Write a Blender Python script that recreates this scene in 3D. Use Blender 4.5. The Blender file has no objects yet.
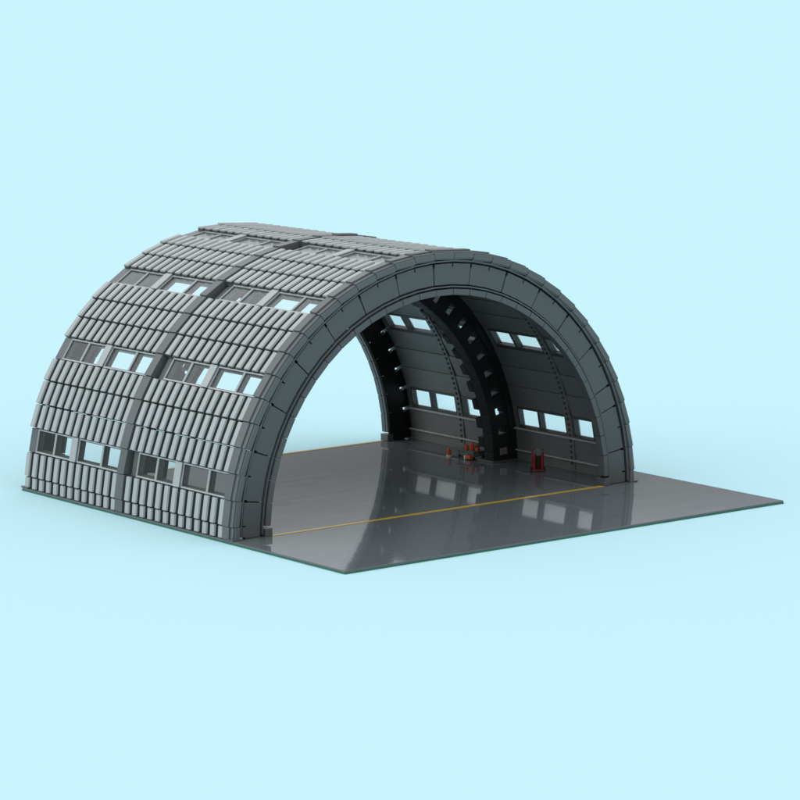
import bpy, math, random
from mathutils import Matrix, Vector
random.seed(7)
S = 0.354            # metres per design unit: the model is about 0.8 m wide
C = bpy.context.scene.collection
scn = bpy.context.scene
STEP = 5.625
R = math.radians

# ---------------------------------------------------------------- materials
def mat(name, col, rough=0.3, spec=0.5, var=0.04, bump=0.0, scale=60):
    m = bpy.data.materials.new(name); m.use_nodes = True
    nt = m.node_tree; b = nt.nodes['Principled BSDF']
    b.inputs['Roughness'].default_value = rough
    b.inputs['Specular IOR Level'].default_value = spec
    oi = nt.nodes.new('ShaderNodeObjectInfo')
    mr = nt.nodes.new('ShaderNodeMapRange')
    mr.inputs['To Min'].default_value = 1 - var; mr.inputs['To Max'].default_value = 1 + var
    nt.links.new(oi.outputs['Random'], mr.inputs['Value'])
    mx = nt.nodes.new('ShaderNodeVectorMath'); mx.operation = 'SCALE'
    mx.inputs[0].default_value = col
    nt.links.new(mr.outputs[0], mx.inputs['Scale'])
    nt.links.new(mx.outputs[0], b.inputs['Base Color'])
    tc = nt.nodes.new('ShaderNodeTexCoord')
    nz = nt.nodes.new('ShaderNodeTexNoise'); nz.inputs['Scale'].default_value = scale
    nt.links.new(tc.outputs['Object'], nz.inputs['Vector'])
    r2 = nt.nodes.new('ShaderNodeMapRange')
    r2.inputs['To Min'].default_value = rough * 0.8; r2.inputs['To Max'].default_value = rough * 1.25
    nt.links.new(nz.outputs['Fac'], r2.inputs['Value']); nt.links.new(r2.outputs[0], b.inputs['Roughness'])
    if bump:
        bp = nt.nodes.new('ShaderNodeBump'); bp.inputs['Strength'].default_value = bump
        bp.inputs['Distance'].default_value = 0.001
        nt.links.new(nz.outputs['Fac'], bp.inputs['Height']); nt.links.new(bp.outputs[0], b.inputs['Normal'])
    return m

LIGHT = mat('light_grey_plastic', (0.385, 0.40, 0.40), 0.32)
DARK = mat('dark_grey_plastic', (0.084, 0.090, 0.093), 0.32)
WALL = mat('inner_wall_plastic', (0.150, 0.155, 0.154), 0.4)
RIBM = mat('rib_plastic', (0.017, 0.018, 0.019), 0.5, 0.15)
BLACK = mat('black_plastic', (0.008, 0.009, 0.009), 0.45, 0.25)
BAND = mat('band_grey_plastic', (0.110, 0.117, 0.12), 0.32)
REVEAL_SHADE_DOTS = mat('reveal_shade_and_dots', (0.05, 0.055, 0.057), 0.4)  # reveals coloured darker to paint in recess shade; also the strip dots
SHADE = mat('ridge_shade_plastic', (0.065, 0.071, 0.074), 0.4)  # dark lower ridge colour stands in for shade in the grooves
RED = mat('red_plastic', (0.20, 0.008, 0.013), 0.3)
ORANGE = mat('orange_plastic', (0.42, 0.075, 0.014), 0.35)
WHITE = mat('white_plastic', (0.62, 0.62, 0.58), 0.3)
GREEN = mat('green_plastic', (0.02, 0.17, 0.085), 0.4)
YELLOW = mat('yellow_plastic', (0.62, 0.40, 0.035), 0.12, 0.4, 0)

def glass_material():
    m = bpy.data.materials.new('clear_pane'); m.use_nodes = True; nt = m.node_tree; nt.nodes.clear()
    out = nt.nodes.new('ShaderNodeOutputMaterial'); mx = nt.nodes.new('ShaderNodeMixShader')
    tr = nt.nodes.new('ShaderNodeBsdfTransparent'); gl = nt.nodes.new('ShaderNodeBsdfGlossy')
    tr.inputs[0].default_value = (.98, .985, .985, 1); gl.inputs[0].default_value = (.9, .92, .93, 1); gl.inputs[1].default_value = .2
    lw = nt.nodes.new('ShaderNodeLayerWeight'); lw.inputs[0].default_value = .5
    fr = nt.nodes.new('ShaderNodeMath'); fr.operation = 'POWER'; fr.inputs[1].default_value = 4.6
    nt.links.new(lw.outputs['Facing'], fr.inputs[0])
    ad = nt.nodes.new('ShaderNodeMath'); ad.operation = 'ADD'; ad.inputs[1].default_value = .05; ad.use_clamp = True
    nt.links.new(fr.outputs[0], ad.inputs[0]); nt.links.new(ad.outputs[0], mx.inputs[0])
    nt.links.new(tr.outputs[0], mx.inputs[1]); nt.links.new(gl.outputs[0], mx.inputs[2]); nt.links.new(mx.outputs[0], out.inputs[0])
    return m
GLASS = glass_material()

def tile_material():
    m = mat('glossy_tile_floor', (0.122, 0.137, 0.145), 0.06, 0.36, 0)
    nt = m.node_tree; b = nt.nodes['Principled BSDF']; L = nt.links.new
    for l in list(b.inputs['Roughness'].links): nt.links.remove(l)
    b.inputs['Roughness'].default_value = 0.045
    geo = nt.nodes.new('ShaderNodeTexCoord')
    mp = nt.nodes.new('ShaderNodeVectorMath'); mp.operation = 'DIVIDE'
    tx, ty = 0.1818 * S, 0.0455 * S
    mp.inputs[1].default_value = (tx, ty, 1)
    L(geo.outputs['Object'], mp.inputs[0])
    sep0 = nt.nodes.new('ShaderNodeSeparateXYZ'); L(mp.outputs[0], sep0.inputs[0])
    fx = nt.nodes.new('ShaderNodeMath'); fx.operation = 'FLOOR'; L(sep0.outputs[0], fx.inputs[0])
    fy = nt.nodes.new('ShaderNodeMath'); fy.operation = 'FLOOR'; L(sep0.outputs[1], fy.inputs[0])
    cb = nt.nodes.new('ShaderNodeCombineXYZ'); L(fx.outputs[0], cb.inputs[0]); L(fy.outputs[0], cb.inputs[1])
    wn = nt.nodes.new('ShaderNodeTexWhiteNoise'); wn.noise_dimensions = '2D'
    L(cb.outputs[0], wn.inputs['Vector'])
    sub = nt.nodes.new('ShaderNodeVectorMath'); sub.operation = 'SUBTRACT'
    L(wn.outputs['Color'], sub.inputs[0]); sub.inputs[1].default_value = (.5, .5, .5)
    sc = nt.nodes.new('ShaderNodeVectorMath'); sc.operation = 'MULTIPLY'
    L(sub.outputs[0], sc.inputs[0]); sc.inputs[1].default_value = (0.0012, 0.0018, 0)
    # seams: a shallow groove where the tiles meet
    fr = nt.nodes.new('ShaderNodeMath'); fr.operation = 'FRACT'; L(sep0.outputs[1], fr.inputs[0])
    pp = nt.nodes.new('ShaderNodeMath'); pp.operation = 'SUBTRACT'; L(fr.outputs[0], pp.inputs[0]); pp.inputs[1].default_value = .5
    cu = nt.nodes.new('ShaderNodeMath'); cu.operation = 'POWER'; 
    ab = nt.nodes.new('ShaderNodeMath'); ab.operation = 'ABSOLUTE'; L(pp.outputs[0], ab.inputs[0])
    m2 = nt.nodes.new('ShaderNodeMath'); m2.operation = 'MULTIPLY'; L(ab.outputs[0], m2.inputs[0]); m2.inputs[1].default_value = 2
    L(m2.outputs[0], cu.inputs[0]); cu.inputs[1].default_value = 14
    sg = nt.nodes.new('ShaderNodeMath'); sg.operation = 'SIGN'; L(pp.outputs[0], sg.inputs[0])
    ml = nt.nodes.new('ShaderNodeMath'); ml.operation = 'MULTIPLY'; L(cu.outputs[0], ml.inputs[0]); L(sg.outputs[0], ml.inputs[1])
    m3 = nt.nodes.new('ShaderNodeMath'); m3.operation = 'MULTIPLY'; L(ml.outputs[0], m3.inputs[0]); m3.inputs[1].default_value = 0.014
    cb2 = nt.nodes.new('ShaderNodeCombineXYZ'); L(m3.outputs[0], cb2.inputs[1])
    a1 = nt.nodes.new('ShaderNodeVectorMath'); L(sc.outputs[0], a1.inputs[0]); L(cb2.outputs[0], a1.inputs[1])
    gn = nt.nodes.new('ShaderNodeNewGeometry')
    a2 = nt.nodes.new('ShaderNodeVectorMath'); L(a1.outputs[0], a2.inputs[0]); L(gn.outputs['Normal'], a2.inputs[1])
    nn = nt.nodes.new('ShaderNodeVectorMath'); nn.operation = 'NORMALIZE'; L(a2.outputs[0], nn.inputs[0])
    L(nn.outputs[0], b.inputs['Normal'])
    return m
TILE = tile_material()

# ---------------------------------------------------------------- helpers
class MB:
    def __init__(s): s.v = []; s.f = []; s.m = []
    def hexa(s, p, mi=0):
        b = len(s.v); s.v += [tuple(c * S for c in q) for q in p]
        for f in ((0,3,2,1),(4,5,6,7),(0,1,5,4),(1,2,6,5),(2,3,7,6),(3,0,4,7)):
            s.f.append(tuple(b + i for i in f)); s.m.append(mi)
    def box(s, x0, x1, y0, y1, z0, z1, mi=0):
        s.hexa([(x0,y0,z0),(x1,y0,z0),(x1,y1,z0),(x0,y1,z0),(x0,y0,z1),(x1,y0,z1),(x1,y1,z1),(x0,y1,z1)], mi)
    def seg(s, a0, a1, r0, r1, y0, y1, mi=0):
        """block between two angles (degrees from the left foot over the top)"""
        def P(r, y, a): return (-r * math.cos(R(a)), y, r * math.sin(R(a)))
        s.hexa([P(r1,y0,a0),P(r0,y0,a0),P(r0,y1,a0),P(r1,y1,a0),P(r1,y0,a1),P(r0,y0,a1),P(r0,y1,a1),P(r1,y1,a1)], mi)
    def arc(s, a0, a1, r0, r1, y0, y1, mi=0, step=STEP, gap=0.0):
        """polygonal run of blocks whose joints lie on the row seams"""
        cuts = [a0] + [k * step + step / 2 for k in range(-1, 40) if a0 + .01 < k * step + step / 2 < a1 - .01] + [a1]
        for u, w in zip(cuts, cuts[1:]):
            s.seg(u + gap, w - gap, r0, r1, y0, y1, mi)
    def row(s, hw, k, r0, r1, y0, y1, mi=0, t0=None, t1=None, g=0.0016):
        """slab in the local frame of one roof row: -x is outward, z runs up the curve; hw = half angle"""
        t = math.tan(R(hw))
        def P(r, y, u):
            tt = u if abs(u) > 5 else u
            return (-(r - k * tt), y, tt)
        z = lambda r, sgn: sgn * (r * t - g)
        b0 = lambda r: z(r, -1) if t0 is None else t0
        b1 = lambda r: z(r, 1) if t1 is None else t1
        s.hexa([P(r1,y0,b0(r1)),P(r0,y0,b0(r0)),P(r0,y1,b0(r0)),P(r1,y1,b0(r1)),
                P(r1,y0,b1(r1)),P(r0,y0,b1(r0)),P(r0,y1,b1(r0)),P(r1,y1,b1(r1))], mi)
    def cyl(s, c, r0, r1, z0, z1, n=20, mi=0):
        b = len(s.v)
        for z, r in ((z0, r0), (z1, r1)):
            for i in range(n):
                a = 2 * math.pi * i / n
                s.v.append(((c[0] + r * math.cos(a)) * S, (c[1] + r * math.sin(a)) * S, z * S))
        for i in range(n):
            j = (i + 1) % n
            s.f.append((b+i, b+j, b+n+j, b+n+i)); s.m.append(mi)
        s.f.append(tuple(b + i for i in reversed(range(n)))); s.m.append(mi)
        s.f.append(tuple(b + n + i for i in range(n))); s.m.append(mi)
    def build(s, name, mats, parent=None, bevel=0, loc=None, rot=None):
        me = bpy.data.meshes.new(name); me.from_pydata(s.v, [], s.f); me.update()
        for m in (mats if isinstance(mats, (list, tuple)) else [mats]): me.materials.append(m)
        me.polygons.foreach_set('material_index', s.m)
        import bmesh
        bm = bmesh.new(); bm.from_mesh(me); bmesh.ops.recalc_face_normals(bm, faces=bm.faces); bm.to_mesh(me); bm.free()
        o = bpy.data.objects.new(name, me); C.objects.link(o); o.parent = parent
        if bevel:
            md = o.modifiers.new('bevel', 'BEVEL'); md.width = bevel * S; md.segments = 2; md.limit_method = 'ANGLE'
        if loc: o.location = [c * S for c in loc]
        if rot: o.rotation_euler = rot
        return o

def tag(o, label, cat, group=None):
    o['label'] = label; o['category'] = cat
    if group: o['group'] = group
    return o
def empty(name, loc, label, cat, group=None, rz=0):
    o = bpy.data.objects.new(name, None); C.objects.link(o); o.empty_display_size = .02
    o.location = [c * S for c in loc]; o.rotation_euler = (0, 0, rz)
    return tag(o, label, cat, group)
def place(src, parent, th, y=0.0):
    o = src.copy(); C.objects.link(o); o.parent = parent
    for ch in list(src.children):
        c = ch.copy(); C.objects.link(c); c.parent = o
    o.rotation_euler = (0, R(th), 0); o.location = (0, y * S, 0)
    return o

# ---------------------------------------------------------------- hangar
MOD = 0.7268; D = 2 * MOD
hangar = empty('hangar', (0, 0, 0), 'grey barrel vaulted toy brick hangar with ribbed roof and rows of open windows', 'hangar')
RI, RB, RS, RO = 0.985, 1.008, 1.020, 1.0265
TILT = 0.05
NR = 13; P0, PP, PW = 0.0625, 0.0525, 0.0295

def panel_mesh(hw, flip, seed):
    m = MB(); rnd = random.Random(seed)
    K = -TILT if flip else TILT
    m.row(hw, K, RI, RB, 0.0579, MOD - .003, 2, g=.0005 if flip else .0016)                 # backing slab
    for i in range(NR):
        a = P0 + i * PP; b = a + PW
        t = math.tan(R(hw)); g = .0022; k = K
        ex = rnd.uniform(-.0006, .0006)
        lo, hi = -(RO * t - g), RO * t - g
        def Q(r, y, z): return (-(r - k * z), y, z)
        # ridge: sloping flanks, dark body painting in groove shade, light cap, chamfered ends
        ro = RO + ex
        e0, e1 = (.0025, .0008) if flip else (.0008, .0025)
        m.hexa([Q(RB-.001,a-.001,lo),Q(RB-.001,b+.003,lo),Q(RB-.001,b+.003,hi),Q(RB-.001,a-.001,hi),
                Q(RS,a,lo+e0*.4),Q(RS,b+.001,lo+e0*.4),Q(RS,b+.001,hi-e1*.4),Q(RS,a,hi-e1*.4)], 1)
        m.hexa([Q(RS+.0002,a,lo+e0*.4),Q(RS+.0002,b+.001,lo+e0*.4),Q(RS+.0002,b+.001,hi-e1*.4),Q(RS+.0002,a,hi-e1*.4),
                Q(ro,a+.003,lo+e0),Q(ro,b-.002,lo+e0),Q(ro,b-.002,hi-e1),Q(ro,a+.003,hi-e1)], 0)
    return m
def band_mesh(hw, front, flip):
    """smooth edge band of a module; the front one steps down to the arch face"""
    m = MB(); K = -TILT if flip else TILT
    if front:
        m.row(hw, K, RI+.006, 1.030, 0.018, 0.0575, 0, g=.001)
        m.row(hw, K, RI+.006, 1.0235, -0.002, 0.0174, 0, g=.001)
        m.row(hw, K, .9965, 1.018, -0.0075, -0.0026, 0, g=.001)
    else:
        m.row(hw, K, RI-.01, 1.034 if flip else 1.0278, 0.011, 0.0575, 0, g=.001)
    return m
def mir(y, flip): return MOD - y if flip else y
def window_mesh(y0, y1, flip):
    m = MB(); a, b = sorted((mir(y0, flip), mir(y1, flip)))
    t = 1.011 * math.tan(R(STEP / 2)); lo, hi = -(t - .0012), t - .0012
    ri, rm, ro = RI, 1.0105, 1.0145
    w = .0068
    for r0, r1, q, bb, tt, mi in ((ri, rm, w, .0095, .008, 1), (rm + .0002, ro, w * .75, .0065, .005, 0)):
        m.row(0, 0, r0, r1, a + .0004, b - .0004, mi, lo, lo + bb)
        m.row(0, 0, r0, r1, a + .0004, b - .0004, mi, hi - tt, hi)
        m.row(0, 0, r0, r1, a + .0004, a + q, mi, lo + bb, hi - tt)
        m.row(0, 0, r0, r1, b - q, b - .0004, mi, lo + bb, hi - tt)
    l0, l1 = (hi - .0155, hi - .0096) if flip else (lo + .0096, lo + .0155)
    m.row(0, 0, ri, .989, a + w + .0006, b - w - .0002, 1, l0, l1)
    return m
def make_window(y0, y1, flip):
    o = window_mesh(y0, y1, flip).build('window', [LIGHT, REVEAL_SHADE_DOTS], hangar)
    a, b = sorted((mir(y0, flip), mir(y1, flip))); t = 1.011 * math.tan(R(STEP / 2)) - .0012
    m = MB(); m.row(0, 0, 1.0085, 1.0100, a + .0071, b - .0071, 0, -t + .0097, t - .0097)
    m.build('pane', [GLASS], o)
    return o
WIN = [(.196, .0585), (.370, .1962), (.5405, .413), (.672, .5407)]
protos = {}
def proto(key, fn):
    if key not in protos:
        o = fn(); protos[key] = o
        return o, True
    return protos[key], False
def add(key, fn, parent, th, y):
    src, first = proto(key, fn)
    if first:
        src.parent = parent; src.rotation_euler = (0, R(th), 0); src.location = (0, y * S, 0); return src
    return place(src, parent, th, y)

slots = [(0, STEP/4, STEP/4, 'half')] + [(k, STEP * k, STEP/2, 'full') for k in range(1, 32)] + [(32, 180 - STEP/4, STEP/4, 'half')]
for module in (0, 1):
    y = module * MOD; front = module == 0
    for k, th, hw, kind in slots:
        flip = th > 90
        iswin = kind == 'full' and (k - 2) % 4 == 0
        add(('band', hw, front, flip), lambda: band_mesh(hw, front, flip).build('edge_band', [BAND], hangar, .0012), hangar, th, y)
        if not iswin:
            v = k % 3
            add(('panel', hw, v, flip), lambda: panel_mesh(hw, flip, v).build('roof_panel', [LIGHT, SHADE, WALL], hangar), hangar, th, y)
        else:
            for wi, (b, a) in enumerate(WIN):
                add(('win', wi, flip), lambda: make_window(a, b, flip), hangar, th, y)
            def post(a, b, ro, m0):
                m = MB(); t = 1.011 * math.tan(R(STEP / 2)) - .0012
                c, d = sorted((mir(a, flip), mir(b, flip)))
                m.row(0, 0, RI, ro - .004, c, d, 1, -t, t)
                m.row(0, 0, ro - .0038, ro, c, d, 0, -t, t)
                return m.build('window_post', [m0, WALL], hangar)
            add(('post', flip), lambda: post(.3706, .4124, 1.022, LIGHT), hangar, th, y)
            ro = 1.000 if front else 1.013
            add(('end', flip, front), lambda: post(.6726, .7238, ro, BAND) if not flip
                else post(MOD - .7238, MOD - .6692, 1.000, BAND), hangar, th, y)

# inside: ledges under and below the windows, hinge strips on the thick posts
for module in (0, 1):
    y = module * MOD
    for a in (2.81, 8.44, 171.56, 177.19):
        m = MB(); m.seg(a - .16, a + .16, .972, .9846, y + .065, y + MOD - .03)
        m.build('ledge', LIGHT, hangar)
    for side in (0, 1):
        m = MB(); yc = y + (.3915 if side == 0 else MOD - .3915)
        a0, a1 = (0.6, 90 - STEP/2) if side == 0 else (90 + STEP/2, 179.4)
        m.arc(a0, a1, .9815, .9844, yc - .017, yc + .017, 0)
        a = a0 + .4
        while a < a1 - 1:
            m.seg(a, a + .6, .976, .9812, yc - .004, yc + .005, 1); a += 1.40625
        m.build('hinge_strip', [WALL, REVEAL_SHADE_DOTS], hangar)

# ---------------------------------------------------------------- arches at both ends
def make_arch(flip):
    fy = (lambda y: D - y) if flip else (lambda y: y)
    def rng(a, b): return sorted((fy(a), fy(b)))
    root = bpy.data.objects.new('arch', None); C.objects.link(root); root.parent = hangar; root.empty_display_size = .02
    root.location = (0, fy(0) * S, 0)
    off = fy(0)
    def bld(m, name, mats, bevel=0):
        o = m.build(name, mats, root, bevel); o.location = (0, -off * S, 0); return o
    BM = DARK
    m = MB()                                             # thin raised hoops each side of the face panels
    y0, y1 = rng(-.003, .012)
    m.arc(.6, 179.4, .9835, .9900, y0, y1, 0)
    bld(m, 'outer_hoop', [BM])
    m = MB(); m.arc(.6, 179.4, .8830, .8885, y0, y1, 0)
    bld(m, 'inner_hoop', [BM])
    m = MB()                                             # inner rim and soffit
    y0, y1 = rng(-.009, .016); z0, z1 = rng(.0164, .031)
    k0 = [2.6] + [STEP*k + STEP/2 for k in range(1, 31)] + [177.4]
    for a, b in zip(k0, k0[1:]):
        m.seg(a + .07, b - .07, .853, .8765, y0, y1)
        m.seg(a + .07, b - .07, .855, .868, z0, z1)
    bld(m, 'inner_rim', [BM], .0012)
    m = MB()                                             # dark backing behind the grooves, added to paint in their shade, open at the notches
    y0, y1 = rng(.026, .031)
    cuts = [.02] + [STEP*k + STEP/2 for k in range(1, 31)] + [179.98]
    for a, b in zip(cuts, cuts[1:]):
        e = .75 if flip else .3; q = .950 if flip else .958
        m.seg(a + e, b - .3, q, .9960, y0, y1)
        m.seg(a, b, .8895, q - .0005, y0, y1)
        m.seg(a + .2, b - .2, .8685, .8890, y0, y1)
        m.seg(a + .2, b - .2, .9964, 1.0, *rng(.0165, .06))
    bld(m, 'groove_shade_backing', [BLACK])
    seams = [.04] + [8.4375 + 11.25 * i for i in range(14)] + [160.3125, 171.5625, 179.96]
    for i, (a, b) in enumerate(zip(seams, seams[1:])):
        m = MB(); y0, y1 = rng(.0035 + (.0015 if i % 2 else 0), .012)
        mid = [STEP*k + STEP/2 for k in range(32) if a + .5 < STEP*k + STEP/2 < b - .5]
        cc = [a] + mid + [b]
        for j, (u, w) in enumerate(zip(cc, cc[1:])):
            uu = u + (.13 if j == 0 else 0); ww = w - (.13 if j == len(cc) - 2 else 0)
            m.seg(uu, ww, .8940, .9620, y0, y1)
            m.seg(uu + (.6 if flip else .25), ww - .1, .9621, .9765, y0, y1)
        bld(m, 'face_panel', [BM])
    for sx in (-1, 1):                                   # feet
        y0, y1 = rng(-.014, .036); a, b = sorted((sx * .848, sx * .880))
        m = MB(); m.box(a, b, y0, y1, 0.0005, .031); bld(m, 'foot', [BM], .001)
        a, b = sorted((sx * .99, sx * 1.0345)); m = MB(); m.box(a, b, y0, y1, .0005, .006)
        bld(m, 'foot', [BM], .001)
    return root
make_arch(False); make_arch(True)

# ---------------------------------------------------------------- rib in the middle
rib = bpy.data.objects.new('rib', None); C.objects.link(rib); rib.parent = hangar; rib.location = (0, .7 * S, 0); rib.empty_display_size = .02
def rb(m, name, mats, bevel=0):
    o = m.build(name, mats, rib, bevel); o.location = (0, -.7 * S, 0); return o
m = MB()
for k in range(0, 32):
    c = STEP * k + STEP / 2
    a, b = max(.4, c - STEP/2), min(179.6, c + STEP/2)
    h0, h1 = c - 1.0, c + 1.0
    m.seg(a, b, .8625, .8935, .700, .711); m.seg(a, b, .9430, .9845, .700, .711)
    m.seg(a, h0, .8935, .9430, .700, .711); m.seg(h1, b, .8935, .9430, .700, .711)
rb(m, 'web', [RIBM])
for k in range(0, 31):
    c = STEP * k + STEP / 2
    m = MB(); m.seg(c - 1.15, c - .95, .892, .945, .7112, .745)      # angle behind each slot
    m.seg(c - .95, c + .9, .9400, .945, .7112, .745); rb(m, 'bracket', [RIBM])
    if k % 4 in (0, 2):
        m = MB(); m.seg(c - .94, c + .3, .905, .925, .722, .742); rb(m, 'clip', [DARK])
m = MB()
m.arc(.4, 179.6, .852, .8622, .695, .757, 0, gap=.04)
for k in range(1, 32):
    m.seg(STEP*k - 1.5, STEP*k + 1.5, .850, .880, .7572, .790)
rb(m, 'toothed_flange', [RIBM], .001)
m = MB(); m.arc(.4, 179.6, .952, .9846, .692, .6998, 0); rb(m, 'rim', [RIBM])
for sx in (-1, 1):
    m = MB(); a, b = sorted((sx * .842, sx * .98)); m.box(a, b, .688, .795, .0005, .008); rb(m, 'foot', [DARK], .001)

# ---------------------------------------------------------------- base plate
base = empty('base_plate', (0.075, .38, -.012), 'wide glossy grey floor plate with thin green edge and two yellow lines, under the hangar', 'base plate')
BX0, BX1, BY0, BY1 = -1.0325, 1.1919, -.6994, 1.4605
def bb(m, name, mats, bevel=0):
    o = m.build(name, mats, base, bevel); o.location = [-c for c in base.location]; return o
m = MB(); m.box(BX0, BX1, BY0, BY1, -.0075, 0); bb(m, 'tile_layer', [TILE], .0008)
m = MB(); m.box(BX0 - .001, BX1 + .001, BY0 - .001, BY1 + .001, -.0125, -.0078); bb(m, 'green_sheet', [GREEN])
for yy in (-.006, 1.4485):
    m = MB(); m.box(-.845, .845, yy - .0098, yy + .0098, .0003, .0012); bb(m, 'yellow_line', [YELLOW])

# ---------------------------------------------------------------- small things inside
bench = empty('workbench', (.868, .865, 0), 'low grey workbench with a row of orange tools on top, by the inner wall', 'workbench')
m = MB(); m.box(-.032, .040, -.055, .062, .029, .035); m.build('bench_top', DARK, bench, .001)
m = MB(); m.box(-.026, .036, -.049, .056, .010, .0288); m.build('drawer_box', BAND, bench, .001)
for dx in (-.022, .030):
    for dy in (-.045, .050):
        m = MB(); m.box(dx - .004, dx + .004, dy - .004, dy + .004, .0005, .0098); m.build('leg', BLACK, bench)
def canister(name, loc, label, h, r, basec=None, group=None):
    t = empty(name, loc, label, 'canister', group)
    z = 0.0006
    if basec:
        m = MB(); m.cyl((0, 0), r * 1.35, r * 1.35, z, .007); m.build('stand', basec, t); z = .0072
    m = MB(); m.cyl((0, 0), r, r, z, z + h * .72); m.cyl((0, 0), r, r * .45, z + h * .7201, z + h * .86); m.build('tank', ORANGE, t, .0008)
    m = MB(); m.cyl((0, 0), r * .4, r * .4, z + h * .8601, z + h); m.build('nozzle', ORANGE, t)
    return t
G = 'orange canisters around the workbench'
canister('orange_canister', (.812, .945, 0), 'orange canister on a pale round stand, on the floor left of the workbench', .032, .0095, WHITE, G)
canister('orange_canister', (.850, .872, .0352), 'small dark orange canister at the left end of the workbench top',   .026, .0095, None, G)
canister('orange_canister', (.858, .845, .0352), 'tallest orange canister, in the middle of the workbench top', .036, .0105, None, G)
canister('orange_canister', (.880, .836, .0352), 'orange canister behind and right of the tallest one on the workbench top', .030, .010, None, G)
canister('orange_canister', (.862, .815, .0352), 'short orange canister at the right end of the workbench top', .018, .008, None, G)
toolb = empty('tool_case', (.826, .826, 0), 'small orange tool case with pale end plates on the floor before the workbench', 'tool case')
m = MB(); m.box(-.010, .010, -.016, .016, .004, .020); m.build('case', ORANGE, toolb, .0015)
m = MB(); m.box(-.011, .011, .0162, .024, .0006, .017); m.build('end_plate', WHITE, toolb, .001)
m = MB(); m.box(-.002, .002, -.008, .008, .0202, .0222); m.build('handle', BLACK, toolb)

cart = empty('gas_cart', (.868, .425, 0), 'red upright gas cart with grey valves on top, alone by the right wall', 'cart', rz=R(-36))
m = MB(); m.box(-.026, .026, -.018, .018, .004, .010); m.build('cart_base', RED, cart, .001)
m = MB(); m.box(-.026, -.0195, .006, .018, .0102, .100); m.box(.0195, .025, .010, .018, .0102, .095)
m.box(-.0193, .0193, .012, .016, .085, .092); m.build('cart_frame', RED, cart, .001)
for dx in (-.0155, .0155):
    m = MB(); m.cyl((dx, -.002), .0080, .0080, .0104, .066); m.cyl((dx, -.002), .0080, .004, .0661, .072)
    o = m.build('gas_bottle', RED, cart, .0008)
    m = MB(); m.cyl((dx, -.002), .004, .004, .0722, .082); m.box(dx - .007, dx + .007, -.006, .002, .0822, .090)
    v = m.build('valve', BAND, o, .0008)
m = MB(); m.box(-.0070, .0070, -.012, .006, .0104, .068); m.build('centre_column', BLACK, cart, .0008)
m = MB(); m.box(-.010, .012, -.012, .004, .0685, .096); m.build('gauge_block', BAND, cart, .001)
for dx in (-.029, .029):
    w = MB(); w.cyl((0, 0), .009, .009, -.002, .002); w.build('wheel', BLACK, cart, loc=(dx, .008, .0098), rot=(0, R(90), 0))

# ---------------------------------------------------------------- ground
m = MB(); n = 96; rr = 700
m.v = [(0, 0, -.0128 * S)] + [(rr * math.cos(2*math.pi*i/n), rr * math.sin(2*math.pi*i/n), -.0128 * S) for i in range(n)]
m.f = [(0, 1 + i, 1 + (i + 1) % n) for i in range(n)]; m.m = [0] * n
GR = mat('pale_cyan_backdrop', (0.51, 0.760, 0.825), 0.9, 0.0, 0)
g = m.build('ground', GR); g['kind'] = 'structure'

# ---------------------------------------------------------------- light
w = bpy.data.worlds.new('World'); scn.world = w; w.use_nodes = True
nt = w.node_tree; bg = nt.nodes['Background']
tc = nt.nodes.new('ShaderNodeTexCoord'); sp = nt.nodes.new('ShaderNodeSeparateXYZ'); cr = nt.nodes.new('ShaderNodeValToRGB')
nt.links.new(tc.outputs['Generated'], sp.inputs[0]); nt.links.new(sp.outputs[2], cr.inputs[0]); nt.links.new(cr.outputs[0], bg.inputs['Color'])
for q, (pos, v) in enumerate(((0.0, .22), (.172, .25), (.205, .74), (.5, 1.13))):
    e = cr.color_ramp.elements[q] if q < 1 else cr.color_ramp.elements.new(pos) if q < 3 else cr.color_ramp.elements[3]
    e.position = pos; e.color = (v * .95, v, v * 1.03, 1)
bg.inputs['Strength'].default_value = 1.0
sun = bpy.data.lights.new('sun', 'SUN'); sun.energy = 0.95; sun.angle = R(50); sun.color = (1, .985, .96)
so = bpy.data.objects.new('sun', sun); C.objects.link(so)
d = Vector((-1.0, 0.34, .55)).normalized()
so.rotation_euler = d.to_track_quat('Z', 'Y').to_euler()

# ---------------------------------------------------------------- camera
cx, cy, cz, yaw, pit, f = -8.0498, -9.7659, 2.3781, .6759, -.1521, 3.2583
cd = bpy.data.cameras.new('camera'); co = bpy.data.objects.new('camera', cd); C.objects.link(co)
cd.sensor_width = 36; cd.lens = f * 1000 / 800 * 36; cd.clip_end = 3000; cd.clip_start = .05
fw = Vector((math.sin(yaw)*math.cos(pit), math.cos(yaw)*math.cos(pit), math.sin(pit)))
co.location = (cx * S, cy * S, cz * S); co.rotation_euler = fw.to_track_quat('-Z', 'Y').to_euler()
scn.camera = co
scn.view_settings.view_transform = 'Standard'; scn.view_settings.look = 'None'
scn.view_settings.exposure = 0; scn.view_settings.gamma = 1
